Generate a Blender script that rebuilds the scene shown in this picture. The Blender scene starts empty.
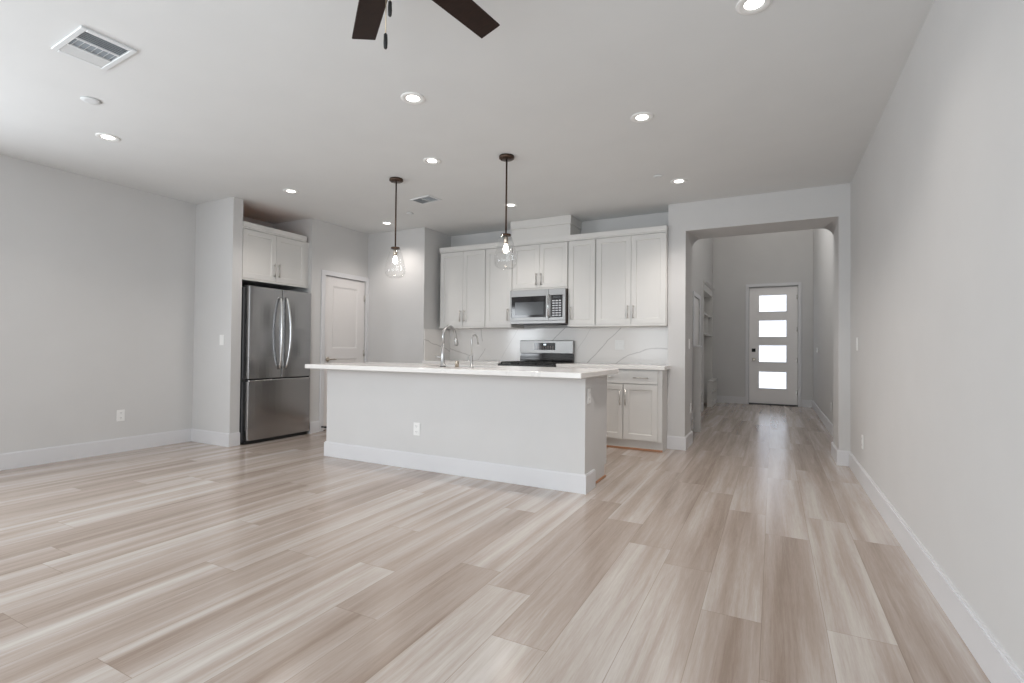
import bpy, bmesh, math, random
from mathutils import Vector, Matrix
random.seed(7)
C = bpy.context.scene.collection
PI = math.pi

# ------------------------------------------------------------------ camera
cam_data = bpy.data.cameras.new('camera')
cam = bpy.data.objects.new('camera', cam_data); C.objects.link(cam)
F = Vector((-0.45994216573956426, 0.8878299260110577, 0.014533638704706303))
R = Vector((0.8879464478327062, 0.45984102749333766, 0.009865861095245468))
U = Vector((-0.0020760433710380697, -0.017442818380960803, 0.9998457071622852))
cam.matrix_world = Matrix(((R.x, U.x, -F.x, 0), (R.y, U.y, -F.y, 0), (R.z, U.z, -F.z, 1.0989), (0, 0, 0, 1)))
cam_data.sensor_width = 36.0
cam_data.lens = 504.3566 / 1024 * 36.0
cam_data.clip_start = 0.02
bpy.context.scene.camera = cam

# ------------------------------------------------------------------ world, light, exposure
sc = bpy.context.scene
sc.view_settings.view_transform = 'Standard'
sc.view_settings.look = 'None'
sc.view_settings.gamma = 1.0
sc.view_settings.use_curve_mapping = False
sc.view_settings.exposure = 0.0
sc.cycles.max_bounces = 10
sc.cycles.diffuse_bounces = 6
sc.cycles.transparent_max_bounces = 16
sc.cycles.use_denoising = True
sc.cycles.caustics_reflective = False
sc.cycles.caustics_refractive = False
sc.cycles.sample_clamp_indirect = 6.0

world = bpy.data.worlds.new('world'); sc.world = world
world.use_nodes = True
bg = world.node_tree.nodes['Background']
bg.inputs[0].default_value = (0.86, 0.93, 1.0, 1)
bg.inputs[1].default_value = 1.0

def area_light(name, loc, direction, sx, sy, power, color):
    l = bpy.data.lights.new(name, 'AREA'); l.shape = 'RECTANGLE'; l.size = sx; l.size_y = sy
    l.energy = power; l.color = color
    o = bpy.data.objects.new(name, l); C.objects.link(o)
    o.location = loc
    o.rotation_euler = Vector(direction).to_track_quat('-Z', 'Y').to_euler()
    return o

DAY = (0.90, 0.95, 1.0)
area_light('daylight_slider', (-1.45, -1.44, 1.25), (0, 1, -0.02), 3.8, 2.2, 103, DAY)
area_light('daylight_side_window', (-5.98, -0.1, 1.5), (1, 0.0, -0.02), 1.9, 1.3, 100, DAY)
area_light('daylight_foyer_window', (-1.31, 8.0, 4.35), (1, 0, -0.35), 1.5, 1.3, 80, (1.0, 0.97, 0.94))
CAN_POWER = 15.0
KITCHEN_CAN_POWER = 30.0
CAN_COLOR = (1.0, 0.93, 0.87)

# ------------------------------------------------------------------ materials
def new_mat(name):
    m = bpy.data.materials.new(name); m.use_nodes = True
    nt = m.node_tree
    return m, nt, nt.nodes, nt.links, nt.nodes['Principled BSDF']

def plain(name, color, rough=0.5, metal=0.0, bump=0.0, bscale=200.0, var=0.0, vscale=3.0, stretch=None, spec=None):
    m, nt, N, L, b = new_mat(name)
    b.inputs['Base Color'].default_value = (*color, 1)
    b.inputs['Roughness'].default_value = rough
    b.inputs['Metallic'].default_value = metal
    if spec is not None: b.inputs['Specular IOR Level'].default_value = spec
    tc = N.new('ShaderNodeTexCoord'); src = tc.outputs['Object']
    if stretch:
        mp = N.new('ShaderNodeMapping'); mp.inputs['Scale'].default_value = stretch
        L.new(src, mp.inputs['Vector']); src = mp.outputs['Vector']
    if bump:
        n = N.new('ShaderNodeTexNoise'); n.inputs['Scale'].default_value = bscale; n.inputs['Detail'].default_value = 2
        L.new(src, n.inputs['Vector'])
        bp = N.new('ShaderNodeBump'); bp.inputs['Strength'].default_value = bump; bp.inputs['Distance'].default_value = 0.002
        L.new(n.outputs['Fac'], bp.inputs['Height']); L.new(bp.outputs['Normal'], b.inputs['Normal'])
    n = N.new('ShaderNodeTexNoise'); n.inputs['Scale'].default_value = vscale; n.inputs['Detail'].default_value = 3
    L.new(src, n.inputs['Vector'])
    mr = N.new('ShaderNodeMapRange')
    mr.inputs['From Min'].default_value = 0.3; mr.inputs['From Max'].default_value = 0.7
    v = max(var, 0.012)
    mr.inputs['To Min'].default_value = 1 - v; mr.inputs['To Max'].default_value = 1 + v
    L.new(n.outputs['Fac'], mr.inputs['Value'])
    mx = N.new('ShaderNodeVectorMath'); mx.operation = 'SCALE'; mx.inputs[0].default_value = color
    L.new(mr.outputs['Result'], mx.inputs['Scale']); L.new(mx.outputs['Vector'], b.inputs['Base Color'])
    return m

def emit(name, color, strength):
    m, nt, N, L, b = new_mat(name)
    b.inputs['Base Color'].default_value = (0.8, 0.8, 0.8, 1)
    b.inputs['Emission Color'].default_value = (*color, 1)
    b.inputs['Emission Strength'].default_value = strength
    b.inputs['Roughness'].default_value = 0.4
    return m

def thin_glass(name, tint=(1, 1, 1), gloss=1.0):
    m = bpy.data.materials.new(name); m.use_nodes = True
    N, L = m.node_tree.nodes, m.node_tree.links
    N.clear()
    out = N.new('ShaderNodeOutputMaterial'); mix = N.new('ShaderNodeMixShader')
    tr = N.new('ShaderNodeBsdfTransparent'); tr.inputs['Color'].default_value = (*tint, 1)
    gl = N.new('ShaderNodeBsdfGlossy'); gl.inputs['Roughness'].default_value = 0.03
    gl.inputs['Color'].default_value = (0.95, 0.95, 0.95, 1)
    lw = N.new('ShaderNodeLayerWeight'); lw.inputs['Blend'].default_value = 0.5
    pw = N.new('ShaderNodeMath'); pw.operation = 'POWER'; pw.inputs[1].default_value = 3.0
    ma = N.new('ShaderNodeMath'); ma.operation = 'MULTIPLY_ADD'; ma.inputs[1].default_value = 0.30 * gloss; ma.inputs[2].default_value = 0.03 * gloss
    L.new(lw.outputs['Facing'], pw.inputs[0]); L.new(pw.outputs[0], ma.inputs[0]); L.new(ma.outputs[0], mix.inputs['Fac'])
    L.new(tr.outputs[0], mix.inputs[1]); L.new(gl.outputs[0], mix.inputs[2])
    L.new(mix.outputs[0], out.inputs['Surface'])
    return m

class NB:                                   # tiny math-node builder
    def __init__(s, N, L): s.N, s.L = N, L
    def m(s, op, a, b=None, c=None, clamp=False):
        n = s.N.new('ShaderNodeMath'); n.operation = op; n.use_clamp = clamp
        for i, v in enumerate((a, b, c)):
            if v is None: continue
            if isinstance(v, (int, float)): n.inputs[i].default_value = v
            else: s.L.new(v, n.inputs[i])
        return n.outputs[0]

def floor_mat():
    m, nt, N, L, b = new_mat('vinyl_plank')
    k = NB(N, L)
    tc = N.new('ShaderNodeTexCoord'); sp = N.new('ShaderNodeSeparateXYZ'); L.new(tc.outputs['Object'], sp.inputs[0])
    x, y = sp.outputs[0], sp.outputs[1]
    W, LEN = 0.2295, 1.52
    xs = k.m('DIVIDE', k.m('ADD', x, 0.04), W)
    row = k.m('FLOOR', xs); fx = k.m('FRACT', xs)
    wn = N.new('ShaderNodeTexWhiteNoise'); wn.noise_dimensions = '1D'; L.new(row, wn.inputs['W'])
    ys = k.m('ADD', k.m('DIVIDE', y, LEN), k.m('MULTIPLY', wn.outputs['Value'], 3.0))
    col = k.m('FLOOR', ys); fy = k.m('FRACT', ys)
    pid = k.m('ADD', k.m('MULTIPLY', row, 17.31), k.m('MULTIPLY', col, 7.17))
    w2 = N.new('ShaderNodeTexWhiteNoise'); w2.noise_dimensions = '1D'; L.new(pid, w2.inputs['W'])
    tone = w2.outputs['Value']
    def noise(sx, sy, detail, rough=0.5, dist=0.0):
        cv = N.new('ShaderNodeCombineXYZ')
        L.new(k.m('MULTIPLY', x, sx), cv.inputs[0]); L.new(k.m('MULTIPLY', y, sy), cv.inputs[1]); L.new(k.m('MULTIPLY', pid, 3.7), cv.inputs[2])
        n = N.new('ShaderNodeTexNoise'); n.inputs['Scale'].default_value = 1.0
        n.inputs['Detail'].default_value = detail; n.inputs['Roughness'].default_value = rough; n.inputs['Distortion'].default_value = dist
        L.new(cv.outputs[0], n.inputs['Vector']); return n.outputs['Fac']
    broad = noise(9.0, 0.42, 1.0, 0.4, 0.25)
    streak = noise(38.0, 1.6, 3.0, 0.6, 0.5)
    fine = noise(210.0, 11.0, 3.0, 0.65)
    t = k.m('ADD', k.m('MULTIPLY', tone, 0.36), k.m('MULTIPLY', k.m('SUBTRACT', broad, 0.5), 1.5))
    t = k.m('ADD', t, k.m('MULTIPLY', k.m('SUBTRACT', streak, 0.5), 0.75))
    t = k.m('ADD', t, k.m('MULTIPLY', k.m('SUBTRACT', fine, 0.5), 0.42))
    t = k.m('ADD', t, 0.33, clamp=True)
    cr = N.new('ShaderNodeValToRGB'); e = cr.color_ramp.elements
    e[0].position = 0.0; e[0].color = (0.275, 0.205, 0.162, 1)
    e[1].position = 1.0; e[1].color = (0.560, 0.515, 0.478, 1)
    q = cr.color_ramp.elements.new(0.5); q.color = (0.405, 0.337, 0.291, 1)
    L.new(t, cr.inputs[0])
    sx = k.m('LESS_THAN', k.m('MINIMUM', fx, k.m('SUBTRACT', 1.0, fx)), 0.0013 / W)
    sy = k.m('LESS_THAN', k.m('MINIMUM', fy, k.m('SUBTRACT', 1.0, fy)), 0.0013 / LEN)
    seam = k.m('MAXIMUM', sx, sy)
    mx = N.new('ShaderNodeMix'); mx.data_type = 'RGBA'
    L.new(k.m('MULTIPLY', seam, 0.55), mx.inputs['Factor']); L.new(cr.outputs[0], mx.inputs[6]); mx.inputs[7].default_value = (0.2, 0.14, 0.1, 1)
    L.new(mx.outputs[2], b.inputs['Base Color'])
    L.new(k.m('ADD', k.m('MULTIPLY', streak, 0.10), 0.155), b.inputs['Roughness'])
    b.inputs['Specular IOR Level'].default_value = 0.9
    b.inputs['Coat Weight'].default_value = 0.0
    bp = N.new('ShaderNodeBump'); bp.inputs['Strength'].default_value = 0.12; bp.inputs['Distance'].default_value = 0.001
    L.new(k.m('SUBTRACT', streak, k.m('MULTIPLY', seam, 1.0)), bp.inputs['Height']); L.new(bp.outputs['Normal'], b.inputs['Normal'])
    return m

def marble_mat(name, veins=(), axes=(0, 2), random_veins=True, base=(0.80, 0.78, 0.76)):
    """white quartz; each vein is (u0, u1, a, b, c, width, strength): v = a + b*u + c*u*u in the slab's own metres, or swapped when u is vertical"""
    m, nt, N, L, b = new_mat(name)
    k = NB(N, L)
    tc = N.new('ShaderNodeTexCoord'); sp = N.new('ShaderNodeSeparateXYZ'); L.new(tc.outputs['Object'], sp.inputs[0])
    n = N.new('ShaderNodeTexNoise'); n.inputs['Scale'].default_value = 6.0; n.inputs['Detail'].default_value = 4; L.new(tc.outputs['Object'], n.inputs['Vector'])
    wob = k.m('MULTIPLY', k.m('SUBTRACT', n.outputs['Fac'], 0.5), 0.06)
    tot = None
    for (swap, u0, u1, a, bb, cc, wid, st) in veins:
        u = sp.outputs[axes[1]] if swap else sp.outputs[axes[0]]
        v = sp.outputs[axes[0]] if swap else sp.outputs[axes[1]]
        f = k.m('ADD', k.m('MULTIPLY', k.m('ADD', k.m('MULTIPLY', u, cc), bb), u), a)
        d = k.m('ABSOLUTE', k.m('ADD', k.m('SUBTRACT', v, f), wob))
        g = k.m('SUBTRACT', 1.0, k.m('DIVIDE', d, wid), clamp=True)
        rng = k.m('MULTIPLY', k.m('GREATER_THAN', u, u0), k.m('LESS_THAN', u, u1))
        g = k.m('MULTIPLY', k.m('MULTIPLY', g, rng), st)
        tot = g if tot is None else k.m('MAXIMUM', tot, g)
    if random_veins:
        mp = N.new('ShaderNodeMapping'); mp.inputs['Rotation'].default_value = (0.3, 0.5, 0.7); L.new(tc.outputs['Object'], mp.inputs['Vector'])
        n2 = N.new('ShaderNodeTexNoise'); n2.inputs['Scale'].default_value = 1.1; n2.inputs['Detail'].default_value = 4; n2.inputs['Distortion'].default_value = 1.2
        L.new(mp.outputs[0], n2.inputs['Vector'])
        d = k.m('ABSOLUTE', k.m('SUBTRACT', n2.outputs['Fac'], 0.5))
        g = k.m('MULTIPLY', k.m('SUBTRACT', 1.0, k.m('DIVIDE', d, 0.006), clamp=True), 0.12)
        tot = g if tot is None else k.m('MAXIMUM', tot, g)
    mx = N.new('ShaderNodeMix'); mx.data_type = 'RGBA'; L.new(tot, mx.inputs['Factor'])
    mx.inputs[6].default_value = (*base, 1); mx.inputs[7].default_value = (0.30, 0.28, 0.27, 1)
    L.new(mx.outputs[2], b.inputs['Base Color'])
    b.inputs['Roughness'].default_value = 0.14
    return m

def steel_mat(name, color=(0.62, 0.62, 0.62), rough=0.27, vertical=True):
    m, nt, N, L, b = new_mat(name)
    b.inputs['Metallic'].default_value = 1.0
    tc = N.new('ShaderNodeTexCoord'); mp = N.new('ShaderNodeMapping')
    mp.inputs['Scale'].default_value = (300, 300, 2) if vertical else (2, 300, 300)
    L.new(tc.outputs['Object'], mp.inputs['Vector'])
    n = N.new('ShaderNodeTexNoise'); n.inputs['Scale'].default_value = 1.0; n.inputs['Detail'].default_value = 2; L.new(mp.outputs[0], n.inputs['Vector'])
    mr = N.new('ShaderNodeMapRange'); mr.inputs['To Min'].default_value = rough - 0.015; mr.inputs['To Max'].default_value = rough + 0.015
    L.new(n.outputs['Fac'], mr.inputs['Value']); L.new(mr.outputs[0], b.inputs['Roughness'])
    b.inputs['Base Color'].default_value = (*color, 1)
    b.inputs['Anisotropic'].default_value = 0.4
    return m

WALL = plain('wall_paint', (0.61, 0.605, 0.60), 0.75, bump=0.05, bscale=160, spec=0.25)
CEIL = plain('ceiling_paint', (0.715, 0.725, 0.725), 0.85, bump=0.05, bscale=120, spec=0.2)
TRIM = plain('trim_paint', (0.68, 0.68, 0.695), 0.4)
CAB = plain('cabinet_paint', (0.675, 0.665, 0.645), 0.38)
GAP = plain('shadow_gap', (0.10, 0.09, 0.08), 0.8)
DOORP = plain('door_paint', (0.77, 0.75, 0.74), 0.42)
FDOOR = plain('front_door_paint', (0.86, 0.84, 0.83), 0.45)
FLOOR = floor_mat()
STEEL = steel_mat('stainless_steel', (0.41, 0.41, 0.415), 0.20)
STEELH = steel_mat('stainless_steel_horizontal', (0.33, 0.325, 0.32), 0.40, vertical=False)
STEELB = plain('bright_steel', (0.68, 0.68, 0.68), 0.24, 1.0)
FAUCET = plain('faucet_nickel', (0.50, 0.50, 0.50), 0.30, 1.0)
NICKEL = plain('brushed_nickel', (0.62, 0.60, 0.57), 0.28, 1.0)
BLACK = plain('black_enamel', (0.012, 0.012, 0.013), 0.38)
BLACKG = plain('black_glass', (0.010, 0.009, 0.010), 0.06)
GREYG = plain('oven_window_mesh', (0.06, 0.065, 0.07), 0.12)
IRON = plain('cast_iron', (0.02, 0.02, 0.02), 0.55, bump=0.2)
RUBBER = plain('black_rubber', (0.012, 0.012, 0.012), 0.6)
DKGREY = plain('dark_grey_plastic', (0.05, 0.05, 0.052), 0.5)
BRONZE = plain('dark_bronze', (0.085, 0.055, 0.040), 0.34, 0.85)
WALNUT = plain('walnut_blade', (0.020, 0.0085, 0.0055), 0.5, spec=0.25, var=0.25, vscale=9, stretch=(1, 14, 14))
PLY = plain('raw_plywood', (0.74, 0.30, 0.09), 0.7, var=0.08, vscale=4, stretch=(1, 12, 1))
SHOE = plain('orange_wood', (0.42, 0.20, 0.10), 0.45, var=0.1, vscale=8)
PLASTIC = plain('white_plastic', (0.82, 0.82, 0.81), 0.35)
SLOT = plain('slot_dark', (0.16, 0.16, 0.17), 0.6)
VENT = plain('vent_white', (0.70, 0.72, 0.73), 0.55)
VENTD = plain('vent_duct_grey', (0.30, 0.33, 0.36), 0.7)
BRASSY = plain('tarnished_nickel', (0.42, 0.37, 0.31), 0.3, 1.0)
CHAIN = plain('chain_metal', (0.45, 0.36, 0.25), 0.35, 1.0)
GLASS = thin_glass('window_glass', (0.97, 0.98, 0.98))
SHADE = thin_glass('clear_shade_glass', (0.96, 0.96, 0.96), 1.6)
CANLENS = emit('downlight_lens', (1.0, 0.96, 0.9), 7.0)
BULB = emit('bulb_glow', (1.0, 0.90, 0.76), 14.0)
FROST = emit('frosted_daylight_glass', (0.78, 0.86, 1.0), 1.2)
DIGIT = emit('display_glow', (0.75, 0.92, 1.0), 1.2)
KEYS = plain('printed_keys', (0.55, 0.57, 0.60), 0.4)
SINKM = steel_mat('sink_steel', (0.55, 0.55, 0.56), 0.3)
COUNTER = marble_mat('quartz_counter')
SPLASH = marble_mat('quartz_backsplash', veins=[
    (0, -2.10, -1.664, 0.928 + 2.10 * 1.04, 1.04, 0.0, 0.011, 0.62),
    (0, -1.755, -1.05, 0.1578, -1.6297, -0.6837, 0.010, 0.55),
    (0, -2.69, -2.38, 1.114 + 2.683 * 0.935, 0.935, 0.0, 0.011, 0.6),
    (1, 1.20, 1.40, -3.42, -0.185, 0.0, 0.010, 0.55),
    (1, 0.93, 1.10, -4.36, 0.69, 0.0, 0.010, 0.5),
    (0, -3.34, -3.08, 1.012 + 3.314 * 1.6, 1.6, 0.0, 0.010, 0.3),
    (0, -2.24, -2.05, 1.27 + 2.12 * 1.5, 1.5, 0.0, 0.014, 0.22),
    (0, -4.2, -3.80, -0.2, -0.31, 0.0, 0.012, 0.5)], random_veins=False)
SPLASH_SIDE = marble_mat('quartz_side_splash', veins=[(0, 5.4, 6.2, 1.207 + 0.2416 * 5.538, -0.2416, 0.0, 0.009, 0.6)], axes=(1, 2), random_veins=False)

# ------------------------------------------------------------------ mesh helpers
def bm_new(): return bmesh.new()

def add_box(bm, x0, x1, y0, y1, z0, z1, bev=0.0, seg=1):
    t = bmesh.new()
    bmesh.ops.create_cube(t, size=1.0)
    for v in t.verts:
        v.co = Vector(((x0 + x1) / 2 + v.co.x * (x1 - x0), (y0 + y1) / 2 + v.co.y * (y1 - y0), (z0 + z1) / 2 + v.co.z * (z1 - z0)))
    if bev > 0:
        b = min(bev, 0.45 * min(abs(x1 - x0), abs(y1 - y0), abs(z1 - z0)))
        bmesh.ops.bevel(t, geom=list(t.edges), offset=b, segments=seg, affect='EDGES', profile=0.5)
    merge(bm, t); return bm

def merge(bm, t):
    me = bpy.data.meshes.new('tmp'); t.to_mesh(me); t.free(); bm.from_mesh(me); bpy.data.meshes.remove(me)

def box(*a, **k): return add_box(bmesh.new(), *a, **k)

def add_lathe(bm, prof, cx, cy, cz=0.0, seg=32, axis='z', caps=True):
    """revolve (r, h) around an axis through (cx, cy, cz)"""
    rings = []
    for r, h in prof:
        ring = []
        for i in range(seg):
            a = 2 * PI * i / seg
            c, s = r * math.cos(a), r * math.sin(a)
            p = (cx + c, cy + s, cz + h) if axis == 'z' else ((cx + c, cy + h, cz + s) if axis == 'y' else (cx + h, cy + c, cz + s))
            ring.append(bm.verts.new(p))
        rings.append(ring)
    for a, b in zip(rings, rings[1:]):
        for i in range(seg):
            j = (i + 1) % seg
            f = bm.faces.new((a[i], a[j], b[j], b[i])); f.smooth = True
    if caps:
        for ring in (rings[0], rings[-1]):
            try: bm.faces.new(ring)
            except ValueError: pass
    bmesh.ops.recalc_face_normals(bm, faces=bm.faces)
    return bm

def add_tube(bm, pts, r, seg=12, caps=True):
    pts = [Vector(p) for p in pts]; n = len(pts)
    rr = r if isinstance(r, (list, tuple)) else [r] * n
    rings = []; prev = None
    for i, p in enumerate(pts):
        d = (pts[min(i + 1, n - 1)] - pts[max(i - 1, 0)]).normalized()
        if prev is None:
            up = Vector((0, 0, 1)) if abs(d.z) < 0.9 else Vector((1, 0, 0))
            a = d.cross(up).normalized()
        else:
            a = (prev - d * prev.dot(d)).normalized()
        prev = a; b = d.cross(a)
        rings.append([bm.verts.new(p + (a * math.cos(2 * PI * k / seg) + b * math.sin(2 * PI * k / seg)) * rr[i]) for k in range(seg)])
    for A, B in zip(rings, rings[1:]):
        for k in range(seg):
            j = (k + 1) % seg
            f = bm.faces.new((A[k], A[j], B[j], B[k])); f.smooth = True
    if caps:
        bm.faces.new(rings[0]); bm.faces.new(rings[-1])
    bmesh.ops.recalc_face_normals(bm, faces=bm.faces)
    return bm

def add_prism(bm, poly, a0, a1, plane='xy'):
    def P(u, v, w): return {'xy': (u, v, w), 'xz': (u, w, v), 'yz': (w, u, v)}[plane]
    A = [bm.verts.new(P(u, v, a0)) for u, v in poly]; B = [bm.verts.new(P(u, v, a1)) for u, v in poly]
    n = len(poly)
    bm.faces.new(A); bm.faces.new(B)
    for i in range(n): bm.faces.new((A[i], A[(i + 1) % n], B[(i + 1) % n], B[i]))
    bmesh.ops.recalc_face_normals(bm, faces=bm.faces)
    return bm

def obj(name, bm, mat, parent=None, label=None, mats=None):
    me = bpy.data.meshes.new(name)
    bm.to_mesh(me); bm.free()
    me.materials.append(mat)
    for m in (mats or []): me.materials.append(m)
    o = bpy.data.objects.new(name, me); C.objects.link(o)
    if parent is not None: o.parent = parent
    if label: o['label'] = label
    return o

def thing(name, label, cat, loc=(0, 0, 0), rz=0.0, group=None, kind=None):
    o = bpy.data.objects.new(name, None); C.objects.link(o)
    o.location = loc; o.rotation_euler = (0, 0, rz); o.empty_display_size = 0.05
    o['label'] = label; o['category'] = cat
    if group: o['group'] = group
    if kind: o['kind'] = kind
    return o

def tag(o, label, cat, group=None, kind=None):
    o['label'] = label; o['category'] = cat
    if group: o['group'] = group
    if kind: o['kind'] = kind
    return o

def struct(name, bm, mat, label, cat, parent=None):
    o = obj(name, bm, mat, parent)
    if parent is None: tag(o, label, cat, kind='structure')
    return o

def recenter(o):                              # put a one-mesh thing's origin at its base centre
    vs = [v.co for v in o.data.vertices]
    c = Vector(((min(v.x for v in vs) + max(v.x for v in vs)) / 2, (min(v.y for v in vs) + max(v.y for v in vs)) / 2, min(v.z for v in vs)))
    for v in o.data.vertices: v.co -= c
    o.location = c
    return o

def wall_with_holes(x0, x1, y0, y1, z0, z1, holes, along='x'):
    """a box wall cut into rectangles round its openings (u0, u1, w0, w1)"""
    bm = bmesh.new()
    a0, a1 = (x0, x1) if along == 'x' else (y0, y1)
    us = sorted({a0, a1, *[h[0] for h in holes], *[h[1] for h in holes]})
    for u0, u1 in zip(us, us[1:]):
        hs = sorted([(h[2], h[3]) for h in holes if h[0] <= u0 + 1e-6 and h[1] >= u1 - 1e-6])
        z = z0
        for h0, h1 in hs + [(z1, z1)]:
            if h0 > z + 1e-6:
                if along == 'x': add_box(bm, u0, u1, y0, y1, z, h0)
                else: add_box(bm, x0, x1, u0, u1, z, h0)
            z = max(z, h1)
    return bm

# ------------------------------------------------------------------ key measures
H = 2.743
XR, XL = 0.6635, -5.959
YB, YS = 6.15, -1.30                          # kitchen back wall, wall behind the camera
YW, YW2, XW = 3.49, 3.606, -5.2744            # wing wall beside the refrigerator
YH, YH2 = 5.84, 6.345                         # hall opening
XC, XO, XO2, ZO = -1.0546, -0.8658, 0.5668, 2.429
XP, XP1, YP0, YP = -5.228, -4.215, 4.517, 5.524
XFL, XFR, YF, ZF = -1.16, 0.70, 11.615, 5.5
BB = 0.143

# ------------------------------------------------------------------ room shell
struct('floor', box(-6.08, 0.82, -1.42, 11.74, -0.06, 0.0), FLOOR, 'light oak vinyl plank floor running from living room to front door', 'floor')
struct('ceiling', box(-6.08, 0.7835, -1.42, YH2 - 0.12, H, H + 0.1), CEIL, 'smooth white ceiling over living room and kitchen with recessed lights', 'ceiling')
struct('wall_left', wall_with_holes(-6.079, XL, YS, 6.27, 0, H, [(-1.05, 0.85, 0.85, 2.15)], 'y'), WALL, 'long plain grey wall at the left with one outlet', 'wall')
struct('wall_right', box(XR, 0.7835, YS, YH2, 0, H), WALL, 'long blank pale grey wall along the right side', 'wall')
struct('wall_back', wall_with_holes(-6.079, 0.7835, YS - 0.12, YS, 0, H, [(-3.40, 0.50, 0.0, 2.40)], 'x'), WALL, 'grey wall behind the viewpoint with wide glass slider', 'wall')
struct('wall_wing', box(XL, XW, YW, YW2, 0, H), WALL, 'short grey wing wall projecting beside the refrigerator', 'wall')
struct('wall_alcove', box(XL, XP - 0.12, YP0, YP0 + 0.113, 0, H), WALL, 'grey wall closing the far side of the refrigerator alcove', 'wall')
struct('wall_pantry', wall_with_holes(XP - 0.12, XP, YP0, YP, 0, H, [(4.735, 5.478, 0, 2.045)], 'y'), WALL, 'narrow grey wall holding the white pantry door', 'wall')
struct('wall_chase', box(XP, XP1, YP, YB, 0, H), WALL, 'boxed-out grey wall corner between pantry door and white cabinets', 'wall')
struct('wall_kitchen', box(XL, XC, YB, YB + 0.12, 0, H), WALL, 'grey kitchen back wall seen above the white wall cabinets', 'wall')

# hall opening: column, jamb and header as one drywall mass with eased inner corners
bm = bmesh.new()
add_box(bm, XC, XO, YH, YH2, 0, H)
add_box(bm, XO2, XR, YH, YH2, 0, H)
add_box(bm, XO, XO2, YH, YH2, ZO, H)
for s, xc in ((1, XO), (-1, XO2)):             # corners that round over towards the foyer side
    n = 8; Rr = 0.11
    apex = bm.verts.new((xc, YH + 0.02, ZO))
    corner = bm.verts.new((xc, YH2, ZO))
    arc = [bm.verts.new((xc + s * Rr * (1 - math.cos(a)), YH2, ZO - Rr * (1 - math.sin(a)))) for a in [PI / 2 * i / n for i in range(n + 1)]]
    for i in range(n):
        f = bm.faces.new((apex, arc[i], arc[i + 1])); f.smooth = True
        bm.faces.new((corner, arc[i + 1], arc[i]))
struct('wall_hall', bm, WALL, 'grey drywall header and columns framing the wide hall opening', 'wall')

# foyer shell
struct('wall_foyer_left', wall_with_holes(XFL - 0.12, XFL, YB + 0.12, YF + 0.12, 0, ZF, [(8.66, 9.40, 0, 2.00), (9.93, 11.50, 0, 2.40), (7.25, 8.75, 3.70, 5.00)], 'y'), WALL, 'tall left foyer wall with closet door and built-in shelves', 'wall')
struct('wall_foyer_right', box(XFR, 0.82, YH2, YF + 0.12, 0, ZF), WALL, 'tall right foyer wall leading to the front door', 'wall')
struct('wall_front', wall_with_holes(XFL, XFR, YF, YF + 0.12, 0, ZF, [(-0.452, 0.440, 0.0, 2.432)], 'x'), WALL, 'grey foyer end wall around the white front door', 'wall')
struct('wall_foyer_upper', box(XFL, XFR, YH2 - 0.12, YH2, H, ZF), WALL, 'upper foyer wall above the hall opening, out of sight', 'wall')
struct('ceiling_foyer', box(XFL - 0.12, 0.82, YH2 - 0.12, YF + 0.12, ZF, ZF + 0.08), CEIL, 'high white ceiling of the double-height foyer', 'ceiling')

# baseboards (profile: flat board with a small eased top)
def bb_run(name, runs, label):
    bm = bmesh.new()
    for x0, x1, y0, y1, side in runs:
        add_box(bm, x0, x1, y0, y1, 0, BB - 0.008, 0.0)
        e = 0.006
        ex0, ex1, ey0, ey1 = x0, x1, y0, y1
        if side == '-x': ex0 += e
        if side == '+x': ex1 -= e
        if side == '-y': ey0 += e
        if side == '+y': ey1 -= e
        add_box(bm, ex0, ex1, ey0, ey1, BB - 0.008, BB)
    struct(name, bm, TRIM, label, 'baseboard')
T = 0.016
bb_run('baseboard_left', [(XL, XL + T, YS, YW, '+x')], 'white baseboard along the long left wall')
bb_run('baseboard_wing', [(XL + T, XW + T, YW - T, YW, '-y'), (XW, XW + T, YW, YW2, '+x')], 'white baseboard wrapping the wing wall beside the refrigerator')
bb_run('baseboard_right', [(XR - T, XR, YS, YH - T, '-x')], 'white baseboard running down the long right wall')
bb_run('baseboard_column', [(XC, XO + T, YH - T, YH, '-y'), (XO, XO + T, YH, YH2 + T, '+x'), (XFL, XO, YH2, YH2 + T, '+y')], 'white baseboard wrapping the column left of the hall')
bb_run('baseboard_jamb', [(XO2 - T, XR, YH - T, YH, '-y'), (XO2 - T, XO2, YH, YH2 + T, '-x'), (XO2, XFR, YH2, YH2 + T, '+y')], 'white baseboard wrapping the right side of the hall opening')
bb_run('baseboard_foyer_right', [(XFR - T, XFR, YH2 + T, YF - T, '-x')], 'white baseboard on the right foyer wall towards front door')
bb_run('baseboard_front', [(XFL, -0.515, YF - T, YF, '-y'), (0.505, XFR, YF - T, YF, '-y')], 'white baseboard either side of the front door')
bb_run('baseboard_foyer_left', [(XFL, XFL + T, YH2 + T, 8.57, '+x'), (XFL, XFL + T, 9.49, 9.93, '+x')], 'white baseboard on the left foyer wall before the shelves')
bb_run('baseboard_pantry', [(XP, XP + T, YP0, 4.668, '+x')], 'short white baseboard between refrigerator and pantry door')
bb_run('baseboard_chase', [(XP + 0.021, XP1, YP - T, YP, '-y')], 'white baseboard on the boxed wall behind the island')
bb_run('baseboard_back', [(XL + T, -3.47, YS, YS + T, '+y'), (0.57, XR - T, YS, YS + T, '+y')], 'white baseboard either side of the glass slider behind')

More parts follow.
